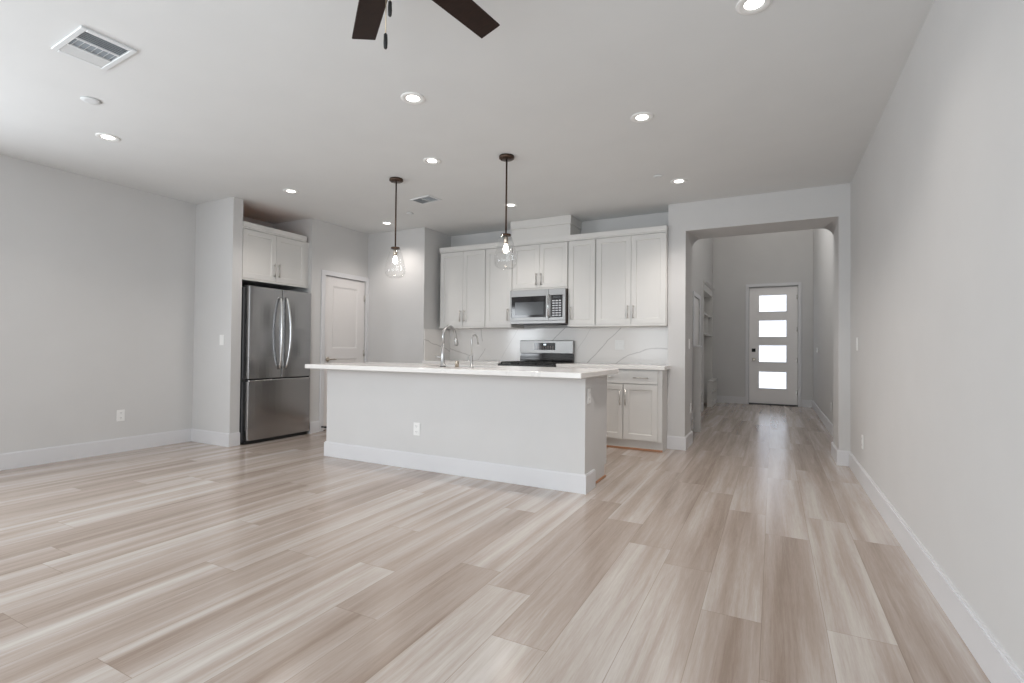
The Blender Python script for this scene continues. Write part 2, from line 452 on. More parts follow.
# windows of the living room (behind the viewpoint) and of the foyer
def window(name, label, x0, x1, y0, y1, z0, z1, along, mullions, sill=False):
    t = thing(name, label, 'window', ((x0 + x1) / 2, (y0 + y1) / 2, z0), kind='structure')
    cx, cy = t.location.x, t.location.y
    fr = bmesh.new(); w = 0.06
    a0, a1 = (x0 - cx, x1 - cx) if along == 'x' else (y0 - cy, y1 - cy)
    d0, d1 = (y0 - cy, y1 - cy) if along == 'x' else (x0 - cx, x1 - cx)
    hh = z1 - z0
    def b(bm, u0, u1, v0, v1, e0=d0, e1=d1):
        if along == 'x': add_box(bm, u0, u1, e0, e1, v0, v1, 0.004)
        else: add_box(bm, e0, e1, u0, u1, v0, v1, 0.004)
    b(fr, a0, a0 + w, 0, hh); b(fr, a1 - w, a1, 0, hh); b(fr, a0 + w, a1 - w, 0, w); b(fr, a0 + w, a1 - w, hh - w, hh)
    cuts = [a0 + w]
    for mu in mullions:
        u = a0 + (a1 - a0) * mu
        b(fr, u - 0.035, u + 0.035, w, hh - w); cuts += [u - 0.035, u + 0.035]
    cuts.append(a1 - w)
    obj('window_frame', fr, TRIM, t)
    m = (d0 + d1) / 2
    for u0, u1 in zip(cuts[::2], cuts[1::2]):
        p = bmesh.new(); b(p, u0, u1, w, hh - w, m - 0.004, m + 0.004); obj('glass_pane', p, GLASS, t)
    return t
window('window_1', 'wide white framed sliding glass door behind the viewpoint', -3.40, 0.50, YS - 0.11, YS - 0.03, 0.0, 2.40, 'x', (1 / 3, 2 / 3))
window('window_2', 'white framed window on the left wall near the slider', -6.07, -5.99, -1.05, 0.85, 0.85, 2.15, 'y', (0.5,))
window('window_3', 'high white framed window in the upper left foyer wall', XFL - 0.11, XFL - 0.03, 7.25, 8.75, 3.70, 5.00, 'y', (0.5,))

# ------------------------------------------------------------------ doors
def shaker_or_panel_slab(w, h, t, panels, rec=0.008, bead=0.018):
    """door slab with recessed moulded panels on its front (y=0 is the front face); panels: (x0, x1, z0, z1)"""
    bm = bmesh.new()
    xs = sorted({0, w, *[p[0] for p in panels], *[p[1] for p in panels]})
    zs = sorted({0, h, *[p[2] for p in panels], *[p[3] for p in panels]})
    for xa, xb in zip(xs, xs[1:]):
        for za, zb in zip(zs, zs[1:]):
            if any(p[0] <= xa + 1e-6 and p[1] >= xb - 1e-6 and p[2] <= za + 1e-6 and p[3] >= zb - 1e-6 for p in panels): continue
            vs = [bm.verts.new(c) for c in ((xa, 0, za), (xb, 0, za), (xb, 0, zb), (xa, 0, zb))]
            bm.faces.new(vs)
    for (x0, x1, z0, z1) in panels:             # frame -> sloped bead -> recessed field
        o_ = [bm.verts.new(c) for c in ((x0, 0, z0), (x1, 0, z0), (x1, 0, z1), (x0, 0, z1))]
        i_ = [bm.verts.new(c) for c in ((x0 + bead, rec, z0 + bead), (x1 - bead, rec, z0 + bead), (x1 - bead, rec, z1 - bead), (x0 + bead, rec, z1 - bead))]
        for k in range(4): bm.faces.new((o_[k], o_[(k + 1) % 4], i_[(k + 1) % 4], i_[k]))
        bm.faces.new(i_)
    B = [bm.verts.new(c) for c in ((0, t, 0), (w, t, 0), (w, t, h), (0, t, h))]
    bm.faces.new(B[::-1])
    for a, b in (((0, 0), (w, 0)), ((w, 0), (w, h)), ((w, h), (0, h)), ((0, h), (0, 0))):
        v = [bm.verts.new((a[0], 0, a[1])), bm.verts.new((b[0], 0, b[1])), bm.verts.new((b[0], t, b[1])), bm.verts.new((a[0], t, a[1]))]
        bm.faces.new(v)
    bmesh.ops.remove_doubles(bm, verts=bm.verts, dist=1e-5)
    bmesh.ops.recalc_face_normals(bm, faces=bm.faces)
    return bm

def move(bm, dx=0, dy=0, dz=0):
    for v in bm.verts: v.co += Vector((dx, dy, dz))
    return bm

def door_jamb(parent, w, h, gap, y0=0.036, y1=0.118):
    bm = bmesh.new()
    add_box(bm, 0.0005, gap + 0.012, y0, y1, 0, h - 0.0005); add_box(bm, w - gap - 0.012, w - 0.0005, y0, y1, 0, h - 0.0005)
    add_box(bm, gap + 0.012, w - gap - 0.012, y0, y1, h - gap - 0.012, h - 0.0005)
    return obj('door_jamb', bm, TRIM, parent)

def lever_handle(parent, x, z, y, direction, mat=BRASSY):
    bm = bmesh.new()
    add_lathe(bm, [(0.0, -0.0), (0.030, -0.001), (0.032, -0.006), (0.026, -0.012), (0.011, -0.014), (0.011, -0.045), (0.0, -0.046)][1:], x, y, z, 20, 'y')
    add_tube(bm, [(x, y - 0.042, z), (x + direction * 0.03, y - 0.046, z + 0.001), (x + direction * 0.08, y - 0.045, z + 0.002), (x + direction * 0.115, y - 0.040, z - 0.002)], [0.010, 0.009, 0.0075, 0.006], 10)
    return obj('lever_handle', bm, mat, parent)

def hinge(parent, x, z, y, mat=NICKEL):
    bm = bmesh.new(); add_tube(bm, [(x, y - 0.006, z - 0.045), (x, y - 0.006, z + 0.045)], 0.007, 10)
    add_box(bm, x - 0.018, x + 0.002, y - 0.003, y, z - 0.045, z + 0.045)
    return obj('hinge', bm, mat, parent)

def casing(parent, w, h, cw, proj, gapw=0.004):
    """casing round a w x h opening: front at y=-proj, wall face at y=0; also the jamb lining"""
    bm = bmesh.new()
    add_box(bm, -cw, 0.0, -proj, -0.0005, 0, h + cw, 0.003)
    add_box(bm, w, w + cw, -proj, -0.0005, 0, h + cw, 0.003)
    add_box(bm, 0.0, w, -proj, -0.0005, h, h + cw, 0.003)
    return obj('door_casing', bm, TRIM, parent)

# pantry door: faces +X, local x runs along world +Y
W2, H2 = 0.743, 2.045
t = thing('door_2', 'white two-panel pantry door with lever behind the island', 'door', (XP, 4.735, 0), PI / 2, kind='structure')
casing(t, W2, H2, 0.062, 0.018); door_jamb(t, W2, H2, 0.008, 0.0435, 0.119)
bm = shaker_or_panel_slab(W2 - 0.016, H2 - 0.02, 0.035, [(0.135, W2 - 0.151, 1.07, 1.905), (0.135, W2 - 0.151, 0.22, 0.93)], 0.009, 0.022)
slab = obj('door_slab', move(bm, 0.008, 0.008, 0.012), DOORP, t)
lever_handle(t, 0.07, 0.935, 0.008, 1)
for z in (0.25, 1.02, 1.80): hinge(t, W2 - 0.008, z, 0.008)

# front door: faces -Y
t = thing('door_1', 'white front door with four frosted glass lites at hall end', 'door', (-0.452, YF, 0), 0, kind='structure')
WF, HF = 0.892, 2.432
casing(t, WF, HF, 0.062, 0.02)
door_jamb(t, WF, HF, 0.012, 0.0805, 0.119)
lx0, lx1 = 0.178, 0.700
lz = [(0.318, 0.675), (0.83, 1.187), (1.372, 1.732), (1.905, 2.262)]
lz = [(0.325, 0.690), (0.868, 1.233), (1.385, 1.745), (1.905, 2.265)]
bm = bmesh.new()
dw, dh = WF - 0.03, HF - 0.035
zz = [0.025] + [z for p in lz for z in p] + [HF - 0.012]
add_box(bm, 0.005, lx0, 0.035, 0.08, 0.025, HF - 0.012)
add_box(bm, lx1, WF - 0.005, 0.035, 0.08, 0.025, HF - 0.012)
for a, b in zip(zz[::2], zz[1::2]): add_box(bm, lx0, lx1, 0.035, 0.08, a, b)
obj('door_slab', bm, FDOOR, t)
for z0, z1 in lz:
    bm = bmesh.new(); w = 0.014
    add_box(bm, lx0, lx1, 0.028, 0.036, z0, z0 + w, 0.002); add_box(bm, lx0, lx1, 0.028, 0.036, z1 - w, z1, 0.002)
    add_box(bm, lx0, lx0 + w, 0.028, 0.036, z0 + w, z1 - w, 0.002); add_box(bm, lx1 - w, lx1, 0.028, 0.036, z0 + w, z1 - w, 0.002)
    lf = obj('lite_frame', bm, FDOOR, t)
    obj('frosted_pane', box(lx0 + 0.005, lx1 - 0.005, 0.045, 0.055, z0 + 0.005, z1 - 0.005), FROST, lf)
bm = box(0.055, 0.125, 0.012, 0.036, 1.085, 1.155, 0.006)
obj('keypad_deadbolt', bm, RUBBER, t)
bm = bmesh.new(); add_box(bm, 0.06, 0.12, 0.028, 0.036, 0.90, 0.96, 0.004); add_lathe(bm, [(0.012, 0.03), (0.012, 0.0), (0.026, -0.012), (0.028, -0.03), (0.018, -0.042)], 0.09, 0.01, 0.93, 18, 'y')
obj('door_knob', bm, BRASSY, t)
for z in (0.28, 0.93, 1.55, 2.20): hinge(t, WF - 0.012, z, 0.036)
obj('threshold', box(0.0, WF, 0.0, 0.11, 0.0, 0.022, 0.004), DKGREY, t, label='dark door threshold')

# closet door on the left foyer wall: faces +X
W3, H3 = 0.74, 2.00
t = thing('door_3', 'white closet door on the left foyer wall, seen edge-on', 'door', (XFL, 8.66, 0), PI / 2, kind='structure')
casing(t, W3, H3, 0.07, 0.018); door_jamb(t, W3, H3, 0.006, 0.0435, 0.119)
bm = shaker_or_panel_slab(W3 - 0.012, H3 - 0.018, 0.035, [(0.13, W3 - 0.14, 1.05, 1.86), (0.13, W3 - 0.14, 0.22, 0.92)], 0.009, 0.022)
obj('door_slab', move(bm, 0.006, 0.008, 0.012), DOORP, t)
lever_handle(t, 0.065, 0.93, 0.008, 1, BLACK)
for z in (0.25, 1.0, 1.79): hinge(t, W3 - 0.006, z, 0.008)

# ------------------------------------------------------------------ cabinets (local x = width, y = depth from front plane, z = up)
def shaker(w, h, t=0.02, rail=0.058, rec=0.008):
    return shaker_or_panel_slab(w, h, t, [(rail, w - rail, rail, h - rail)], rec, 0.006)

def bar_pull(parent, x, z, length, vertical=True, y=0.0, mat=NICKEL):
    bm = bmesh.new(); r = 0.0055; out = y - 0.03
    h = length / 2
    if vertical:
        add_tube(bm, [(x, out, z - h - 0.012), (x, out, z + h + 0.012)], r, 10)
        for s in (-1, 1): add_tube(bm, [(x, y - 0.001, z + s * h), (x, out, z + s * h)], 0.0045, 8)
    else:
        add_tube(bm, [(x - h - 0.012, out, z), (x + h + 0.012, out, z)], r, 10)
        for s in (-1, 1): add_tube(bm, [(x + s * h, y - 0.001, z), (x + s * h, out, z)], 0.0045, 8)
    return obj('bar_pull', bm, mat, parent)

def carcass(parent, w, d, h, y0=0.021, toe=0.0, mat=CAB):
    bm = bmesh.new()
    if toe:
        add_box(bm, 0, w, y0, d, toe, h); add_box(bm, 0.0, w, y0 + 0.055, d, 0.0, toe)
    else: add_box(bm, 0, w, y0, d, 0, h)
    return obj('cabinet_body', bm, mat, parent)

def cab_door(parent, x0, x1, z0, z1, pull=None, pull_z=None, plen=0.128):
    g = 0.0018
    d = obj('cabinet_door', move(shaker(x1 - x0 - 2 * g, z1 - z0 - 2 * g), x0 + g, 0, z0 + g), CAB, parent)
    if pull is not None: bar_pull(d, pull, pull_z, plen)
    return d

YU, ZC0, ZC1 = 5.78, 1.376, 2.424              # wall cabinets: door face, underside, top below the crown
def wall_cab(x0, x1, z0, doors, label, skip_left=0.0):
    t = thing('wall_cabinet', label, 'cabinet', (x0, YU, z0), group='white kitchen wall cabinets')
    carcass(t, x1 - x0, YB - YU - 0.001, ZC1 - z0)
    for (a, b, hx, hz) in doors:
        cab_door(t, a - x0, b - x0, 0.022, ZC1 - z0 - 0.004, hx - x0, hz - z0)
    obj('light_rail', box(0.0, x1 - x0, 0.0, 0.021, 0.0, 0.021, 0.002), CAB, t)
    return t
zh = 1.537
wall_cab(-4.145, -3.403, ZC0, [(-4.125, -3.757, -3.79, zh), (-3.757, -3.405, -3.724, zh)], 'leftmost white two-door wall cabinet, beside the boxed grey wall')
wall_cab(-3.401, -3.004, ZC0, [(-3.399, -3.006, -3.055, zh)], 'narrow one-door wall cabinet left of the microwave')
wall_cab(-3.002, -2.236, 1.846, [(-2.998, -2.619, -2.652, 1.975), (-2.619, -2.240, -2.586, 1.975)], 'short two-door wall cabinet above the microwave')
wall_cab(-2.234, -1.884, ZC0, [(-2.226, -1.889, -2.185, zh)], 'narrow one-door wall cabinet right of the microwave')
wall_cab(-1.882, XC - 0.003, ZC0, [(-1.874, -1.458, -1.49, zh), (-1.458, XC - 0.012, -1.426, zh)], 'rightmost white two-door wall cabinet, beside the hall column')

def crown(name, x0, x1, yf, z0, z1, label):
    bm = bmesh.new()
    poly = [(YB - 0.001, z0), (yf, z0), (yf, z0 + 0.012), (yf - 0.006, z0 + 0.018), (yf - 0.010, z1 - 0.012), (yf - 0.010, z1), (YB - 0.001, z1)]
    add_prism(bm, poly, x0, x1, 'yz')
    return recenter(tag(obj(name, bm, CAB), label, 'trim'))
crown('cabinet_crown', -4.145, XC - 0.003, YU - 0.001, ZC1 + 0.0005, 2.496, 'flat white crown board capping the row of wall cabinets')
# boxed vent chase above the microwave cabinet
t = thing('vent_chase', 'white boxed vent cover between wall cabinets and ceiling', 'cabinet', (-3.012, YU, 2.497))
obj('box_body', box(0.0, 0.806, -0.004, YB - YU - 0.001, 0, 0.14), CAB, t)
bm = bmesh.new(); add_box(bm, -0.012, 0.818, -0.018, YB - YU - 0.001, 0.1405, H - 2.497 - 0.0005, 0.003)
obj('top_trim', bm, CAB, t)

# base cabinets
YBF = 5.53
def base_cab(x0, x1, label, doors, drawers, zt=0.886, end_panel=False):
    t = thing('base_cabinet', label, 'cabinet', (x0, YBF, 0), group='white kitchen base cabinets')
    carcass(t, x1 - x0, YB - YBF - 0.001, zt, toe=0.105)
    for a, b, hx in doors: cab_door(t, a - x0, b - x0, 0.118, 0.722, hx - x0, 0.58, 0.15)
    for a, b, hs in drawers:
        d = obj('drawer_front', move(shaker_or_panel_slab(b - a - 0.004, 0.143, 0.02, [], 0, 0), a - x0 + 0.002, 0, 0.732), CAB, t)
        for hx in hs: bar_pull(d, hx - x0, 0.797, 0.135, False)
    obj('toe_kick', box(0.0, x1 - x0, 0.066, 0.0755, 0, 0.104), CAB, t)
    sm = bmesh.new(); add_prism(sm, [(0.066, 0), (0.052, 0), (0.053, 0.010), (0.058, 0.017), (0.066, 0.019)], 0, x1 - x0, 'yz')
    obj('shoe_molding', sm, SHOE, t, label='orange wood shoe molding')
    return t
base_cab(-1.90, XC - 0.0015, 'right-hand white base cabinet under the counter, beside the hall column', [(-1.896, -1.476, -1.505), (-1.472, -1.099, -1.445)], [(-1.896, -1.099, (-1.665, -1.279))])
base_cab(-2.262, -1.902, 'narrow base cabinet just right of the range, behind the island', [(-2.258, -1.906, -2.22)], [(-2.258, -1.906, (-2.08,))])
base_cab(-3.62, -3.036, 'base cabinet just left of the range, behind the island', [(-3.616, -3.328, -3.36), (-3.324, -3.04, -3.29)], [(-3.616, -3.04, (-3.33,))])
base_cab(XP1 + 0.004, -3.622, 'base cabinet in the far left kitchen corner, behind the island', [(-4.18, -3.904, -3.94), (-3.90, -3.626, -3.87)], [(-4.18, -3.626, (-3.90,))])

def slab_counter(name, x0, x1, y0, y1, z0, z1, label):
    return recenter(tag(obj(name, box(x0, x1, y0, y1, z0, z1, bev=0.003, seg=2), COUNTER), label, 'countertop'))
ZK0, ZK1 = 0.888, 0.928
slab_counter('countertop', XP1 + 0.001, -3.034, YBF - 0.03, YB - 0.0155, ZK0, ZK1, 'white quartz wall counter left of the range')
bm = bmesh.new()
add_prism(bm, [(-2.264, YBF - 0.03), (-1.022, YBF - 0.03), (-1.022, YH - 0.0005), (XC - 0.0005, YH - 0.0005), (XC - 0.0005, YB - 0.0155), (-2.264, YB - 0.0155)], ZK0, ZK1, 'xy')
bmesh.ops.bevel(bm, geom=list(bm.edges), offset=0.003, segments=2, affect='EDGES', profile=0.5)
recenter(tag(obj('countertop', bm, COUNTER), 'white quartz wall counter right of the range', 'countertop'))
# the counter's end laps past the column's edge in front of it
o = tag(obj('backsplash', box(XP1 + 0.0155, XC - 0.001, YB - 0.015, YB - 0.0005, 0.9285, 1.3755), SPLASH), 'white veined quartz backsplash behind range and counters', 'backsplash')
o2 = tag(obj('side_splash', box(XP1 + 0.0005, XP1 + 0.015, YP + 0.01, YB - 0.0005, 0.9285, 1.36), SPLASH_SIDE), 'veined quartz splash return on the boxed grey wall', 'backsplash')

# ------------------------------------------------------------------ refrigerator alcove (faces +X)
t = thing('fridge_cabinet', 'white two-door cabinet above the refrigerator', 'cabinet', (-5.28, YW2 + 0.002, 1.846), PI / 2)
wf, df, hf = 0.908, 0.66, 0.582
obj('cabinet_body', box(0, wf, 0.021, df, 0.0, hf), CAB, t)
for a, b, hx in ((0.004, 0.434, 0.404), (0.434, 0.862, 0.464)):
    cab_door(t, a, b, 0.022, hf - 0.004, hx, 0.155)
obj('light_rail', box(0, 0.862, 0.0, 0.0205, 0, 0.021, 0.002), CAB, t)
obj('filler_stile', box(0.864, wf, 0.006, 0.0205, 0, hf), CAB, t)
bm = bmesh.new(); add_prism(bm, [(0.03, hf + 0.0005), (-0.001, hf + 0.0005), (-0.001, hf + 0.014), (-0.009, hf + 0.02), (-0.010, 0.655), (0.03, 0.655)], 0, 0.866, 'yz')
obj('crown_molding', bm, CAB, t)
obj('raw_wood_top', box(0, 0.856, 0.031, df, hf + 0.0005, hf + 0.066), PLY, t, label='unfinished orange wood top')

t = thing('refrigerator', 'stainless French-door refrigerator with bottom freezer drawer', 'refrigerator', (-5.19, 3.612, 0), PI / 2)
wR = 0.885
obj('cabinet_shell', box(0.012, wR - 0.008, 0.075, 0.74, 0.02, 1.765, 0.006), DKGREY, t, label='dark grey refrigerator shell')
bm = bmesh.new(); add_box(bm, 0.02, wR - 0.02, 0.03, 0.5, 0.0, 0.035); obj('base_grille', bm, BLACK, t)
def bowed_door(w, z0, z1, bow=0.012, th=0.068, n=10):
    bm = bmesh.new(); fr = []; e = 0.010
    pts = []
    for i in range(n + 1):
        u = i / n; x = w * u
        y = -bow * (1 - (2 * u - 1) ** 2)
        if i in (0, n): y = e
        pts.append((x, y))
    pts = [(0, th)] + pts[:1] + [(0.006, pts[1][1] * 0.2 + 0.001)] + pts[1:-1] + [(w - 0.006, pts[-2][1] * 0.2 + 0.001)] + pts[-1:] + [(w, th)]
    add_prism(bm, pts, z0, z1, 'xy')
    return bm
sp = 0.4575
for k, (x0, x1) in enumerate(((0.030, sp - 0.003), (sp + 0.003, wR - 0.004))):
    d = obj('fridge_door', move(bowed_door(x1 - x0, 0.735, 1.775), x0), STEEL, t)
    hx = sp - 0.042 if k == 0 else sp + 0.042
    s = -1 if k == 0 else 1
    bm = bmesh.new(); pts = []; rad = []
    for i in range(19):
        u = i / 18; b_ = math.sin(PI * u)
        pts.append((hx + s * 0.020 * b_, -0.010 - 0.062 * (b_ ** 0.6), 0.835 + 0.85 * u)); rad.append(0.0125 + 0.003 * b_)
    add_tube(bm, pts, rad, 12)
    obj('door_handle', bm, STEELB, d)
obj('door_seam', box(0.006, wR - 0.006, 0.02, 0.07, 0.702, 0.737), BLACK, t, label='black pocket-handle gap')
d = obj('freezer_drawer', move(bowed_door(wR - 0.034, 0.045, 0.706, 0.014), 0.030), STEEL, t)
obj('drawer_lip', box(0.03, wR - 0.03, -0.010, 0.02, 0.706, 0.716, 0.003), STEELB, d)
for x in (0.03, wR - 0.13): obj('hinge_cover', box(x, x + 0.10, 0.03, 0.12, 1.765, 1.785, 0.006), DKGREY, t)

# ------------------------------------------------------------------ microwave
t = thing('microwave', 'stainless over-the-range microwave with black door window', 'microwave', (-2.998, 5.72, 1.405), 0)
wm, hm = 0.758, 0.438
obj('microwave_body', box(0.002, wm - 0.002, 0.03, YB - 5.72 - 0.016, 0.012, hm), plain('brown_grey_case', (0.10, 0.075, 0.06), 0.45), t)
bm = bmesh.new(); wd = 0.535
x0, x1, z0, z1 = 0.022, 0.50, 0.092, 0.355
add_box(bm, 0, x0, 0.0, 0.03, 0.05, hm, 0.002); add_box(bm, x1, wd, 0.0, 0.03, 0.05, hm, 0.002)
add_box(bm, x0, x1, 0.0, 0.03, 0.05, z0, 0.002); add_box(bm, x0, x1, 0.0, 0.03, z1, hm, 0.002)
d = obj('microwave_door', bm, STEELH, t)
obj('door_glass', box(x0, x1, 0.004, 0.02, z0, z1), BLACKG, d, label='black glass door border')
obj('viewing_window', box(x0 + 0.05, x1 - 0.03, 0.0025, 0.006, z0 + 0.03, z1 - 0.07, 0.001), GREYG, d)
bm = bmesh.new(); add_tube(bm, [(0.548, -0.002, 0.09), (0.548, -0.034, 0.11), (0.548, -0.038, 0.225), (0.548, -0.034, 0.34), (0.548, -0.002, 0.36)], 0.0115, 12)
obj('door_handle', bm, STEELB, d)
bm = bmesh.new()
add_box(bm, 0.537, wm, 0.0, 0.03, 0.05, 0.088, 0.002); add_box(bm, 0.537, wm, 0.0, 0.03, 0.36, hm, 0.002)
add_box(bm, 0.537, 0.572, 0.0, 0.03, 0.088, 0.36, 0.002); add_box(bm, 0.72, wm, 0.0, 0.03, 0.088, 0.36, 0.002)
obj('control_surround', bm, STEELH, t)
p = obj('control_panel', box(0.572, 0.72, 0.003, 0.03, 0.088, 0.36), BLACKG, t)
bm = bmesh.new()
for r in range(7):
    for c in range(3): add_box(bm, 0.586 + c * 0.042, 0.618 + c * 0.042, 0.0015, 0.004, 0.102 + r * 0.030, 0.118 + r * 0.030)
obj('keypad', bm, KEYS, p)
obj('clock_display', box(0.60, 0.69, 0.0015, 0.004, 0.322, 0.348), GREYG, p)
bm = bmesh.new(); add_box(bm, 0.0, wm, 0.0, 0.03, 0.012, 0.048, 0.002); obj('bottom_grille', bm, STEELH, t)
bm = bmesh.new(); add_box(bm, 0.10, wm - 0.10, 0.05, 0.30, 0.0, 0.012); obj('hood_filter', bm, BLACK, t)

# ------------------------------------------------------------------ range
t = thing('range', 'stainless gas range with black cooktop and backguard display', 'range', (-3.030, 5.465, 0), 0)
wg = 0.762; dg = YB - 0.0165 - 5.465
obj('range_body', box(0.004, wg - 0.004, 0.045, dg - 0.03, 0.06, 0.885), DKGREY, t)
obj('storage_drawer', box(0.006, wg - 0.006, 0.0, 0.045, 0.06, 0.215, 0.004), STEELH, t)
d = obj('oven_door', box(0.006, wg - 0.006, 0.0, 0.045, 0.222, 0.775, 0.004), STEELH, t)
obj('oven_window', box(0.10, wg - 0.10, -0.002, 0.003, 0.33, 0.62, 0.001), BLACKG, d)
bm = bmesh.new(); add_tube(bm, [(0.06, -0.055, 0.715), (wg - 0.06, -0.055, 0.715)], 0.012, 12)
for x in (0.09, wg - 0.09): add_tube(bm, [(x, 0.0, 0.715), (x, -0.055, 0.715)], 0.009, 10)
obj('oven_handle', bm, STEELB, d)
bm = bmesh.new(); add_prism(bm, [(0.0, 0.782), (-0.012, 0.80), (0.004, 0.885), (0.05, 0.885), (0.05, 0.782)], 0.004, wg - 0.004, 'yz')
cp = obj('control_panel', bm, STEELH, t)
for i in range(5):
    bm = bmesh.new(); x = 0.10 + i * (wg - 0.20) / 4
    add_lathe(bm, [(0.021, 0.0), (0.021, -0.012), (0.017, -0.034), (0.012, -0.036)], x, -0.004, 0.835, 18, 'y')
    obj('control_knob', bm, BLACK, cp)
ck = obj('cooktop', box(0.0, wg, 0.0, dg - 0.04, 0.886, 0.915, 0.006), BLACK, t)
for i, (x0, x1) in enumerate(((0.03, 0.26), (0.268, 0.494), (0.502, 0.732))):
    bm = bmesh.new()
    ya, yb = 0.045, dg - 0.13
    for x in (x0, x1): add_box(bm, x - 0.006, x + 0.006, ya, yb, 0.926, 0.94, 0.002)
    for y in (ya, (ya + yb) / 2, yb): add_box(bm, x0, x1, y - 0.006, y + 0.006, 0.926, 0.94, 0.002)
    xm = (x0 + x1) / 2; add_box(bm, xm - 0.005, xm + 0.005, ya, yb, 0.928, 0.94, 0.002)
    for x in (x0, x1):
        for y in (ya + 0.006, yb - 0.006): add_box(bm, x - 0.007, x + 0.007, y - 0.007, y + 0.007, 0.915, 0.927)
    obj('burner_grate', bm, IRON, ck)
for x, y in ((0.145, 0.16), (0.145, 0.42), (0.381, 0.29), (0.617, 0.16), (0.617, 0.42)):
    bm = bmesh.new(); add_lathe(bm, [(0.045, 0.0), (0.045, 0.006), (0.03, 0.010), (0.0301, 0.014)], x, y, 0.915, 20); obj('burner_cap', bm, IRON, ck)
bg_ = obj('backguard', box(0.0, wg, dg - 0.055, dg, 1.04, 1.213, 0.008, 2), STEELH, t)
obj('backguard_riser', box(0.004, wg - 0.004, dg - 0.050, dg, 0.9155, 1.039), BLACKG, t)
dsp = obj('display', box(0.215, 0.515, dg - 0.057, dg - 0.054, 1.088, 1.182, 0.001), BLACKG, bg_)
bm = bmesh.new()
add_box(bm, 0.35, 0.385, dg - 0.0585, dg - 0.0565, 1.150, 1.168)
obj('clock_digits', bm, DIGIT, dsp)
bm = bmesh.new()
for r in range(3):
    for c in range(8): add_box(bm, 0.235 + c * 0.034, 0.253 + c * 0.034, dg - 0.058, dg - 0.0565, 1.098 + r * 0.018, 1.103 + r * 0.018)
obj('touch_keys', bm, plain('dim_red_print', (0.30, 0.22, 0.20), 0.4), dsp)

# ------------------------------------------------------------------ island
XI0, XI1, YI, YI2 = -4.0185, -1.2755, 3.690, 3.898
t = thing('kitchen_island', 'long grey panelled kitchen island with white baseboard', 'island', ((XI0 + XI1) / 2, YI, 0))
cx = (XI0 + XI1) / 2
a0, a1 = XI0 - cx, XI1 - cx
obj('drywall_face', box(a0, a1, 0.0, YI2 - YI, 0, 0.886), WALL, t)
bm = bmesh.new()
for z0, z1, e in ((0, BB - 0.008, 0.0), (BB - 0.008, BB, 0.006)):
    add_box(bm, a0 - T + e, a1 + T - e, -T + e, 0.0, z0, z1)
    add_box(bm, a1, a1 + T - e, 0.0, YI2 - YI + 0.012, z0, z1); add_box(bm, a0 - T + e, a0, 0.0, YI2 - YI + 0.012, z0, z1)
obj('baseboard', bm, TRIM, t)
YC = 4.325 - YI
bm = bmesh.new(); s0, s1 = -3.08 - cx, -2.27 - cx
add_box(bm, a0 + 0.02, s0, YI2 - YI, YC, 0.105, 0.886); add_box(bm, s1, a1 - 0.022, YI2 - YI, YC, 0.105, 0.886)
add_box(bm, s0, s1, YI2 - YI, YC, 0.105, 0.62); add_box(bm, s0, s1, YC - 0.018, YC, 0.62, 0.886)
add_box(bm, a0 + 0.02, a1 - 0.022, YI2 - YI, YC - 0.06, 0, 0.105)
obj('cabinet_body', bm, WALL, t)
bm = bmesh.new(); add_box(bm, a1 - 0.022, a1 - 0.008, YI2 - YI + 0.0125, YC - 0.045, 0, 0.016, 0.004); add_box(bm, a0 + 0.02, a1 - 0.022, YC - 0.06, YC - 0.045, 0, 0.016, 0.004)
obj('shoe_molding', bm, SHOE, t, label='orange wood shoe molding')
n = 6; wdo = (a1 - a0 - 0.05) / n
for i in range(n):                              # doors on the kitchen side
    x0 = a0 + 0.025 + i * wdo
    d = shaker(wdo - 0.006, 0.76)
    for v in d.verts: v.co = Vector((-v.co.x, -v.co.y, v.co.z))
    d = obj('cabinet_door', move(d, x0 + wdo - 0.003, YC + 0.021, 0.115), CAB, t)
    bm = bmesh.new(); xx = x0 + (wdo - 0.04 if i % 2 == 0 else 0.04)
    add_tube(bm, [(xx, YC + 0.05, 0.64), (xx, YC + 0.05, 0.80)], 0.0055, 10)
    for z in (0.655, 0.785): add_tube(bm, [(xx, YC + 0.02, z), (xx, YC + 0.05, z)], 0.0045, 8)
    obj('bar_pull', bm, NICKEL, d)

# island counter with an undermount sink cut-out
KX0, KX1, KY0, KY1 = -4.0993, -1.235, 3.478, 4.478
SX0, SX1, SY0, SY1 = -3.05, -2.30, 3.93, 4.30
t = thing('island_countertop', 'white quartz slab topping the kitchen island', 'countertop', ((KX0 + KX1) / 2, (KY0 + KY1) / 2, ZK0))
cx, cy = t.location.x, t.location.y
bm = bmesh.new()
xs = [KX0 - cx, SX0 - cx, SX1 - cx, KX1 - cx]; ys = [KY0 - cy, SY0 - cy, SY1 - cy, KY1 - cy]
tk = ZK1 - ZK0
V = {}
for k, z in enumerate((0, tk)):
    for i, x in enumerate(xs):
        for j, y in enumerate(ys): V[i, j, k] = bm.verts.new((x, y, z))
for i in range(3):
    for j in range(3):
        if (i, j) == (1, 1): continue
        bm.faces.new([V[i, j, 1], V[i + 1, j, 1], V[i + 1, j + 1, 1], V[i, j + 1, 1]])
        bm.faces.new([V[i, j, 0], V[i, j + 1, 0], V[i + 1, j + 1, 0], V[i + 1, j, 0]])
for i in range(3):
    for j in (0, 3): bm.faces.new([V[i, j, 0], V[i + 1, j, 0], V[i + 1, j, 1], V[i, j, 1]])
for j in range(3):
    for i in (0, 3): bm.faces.new([V[i, j, 0], V[i, j + 1, 0], V[i, j + 1, 1], V[i, j, 1]])
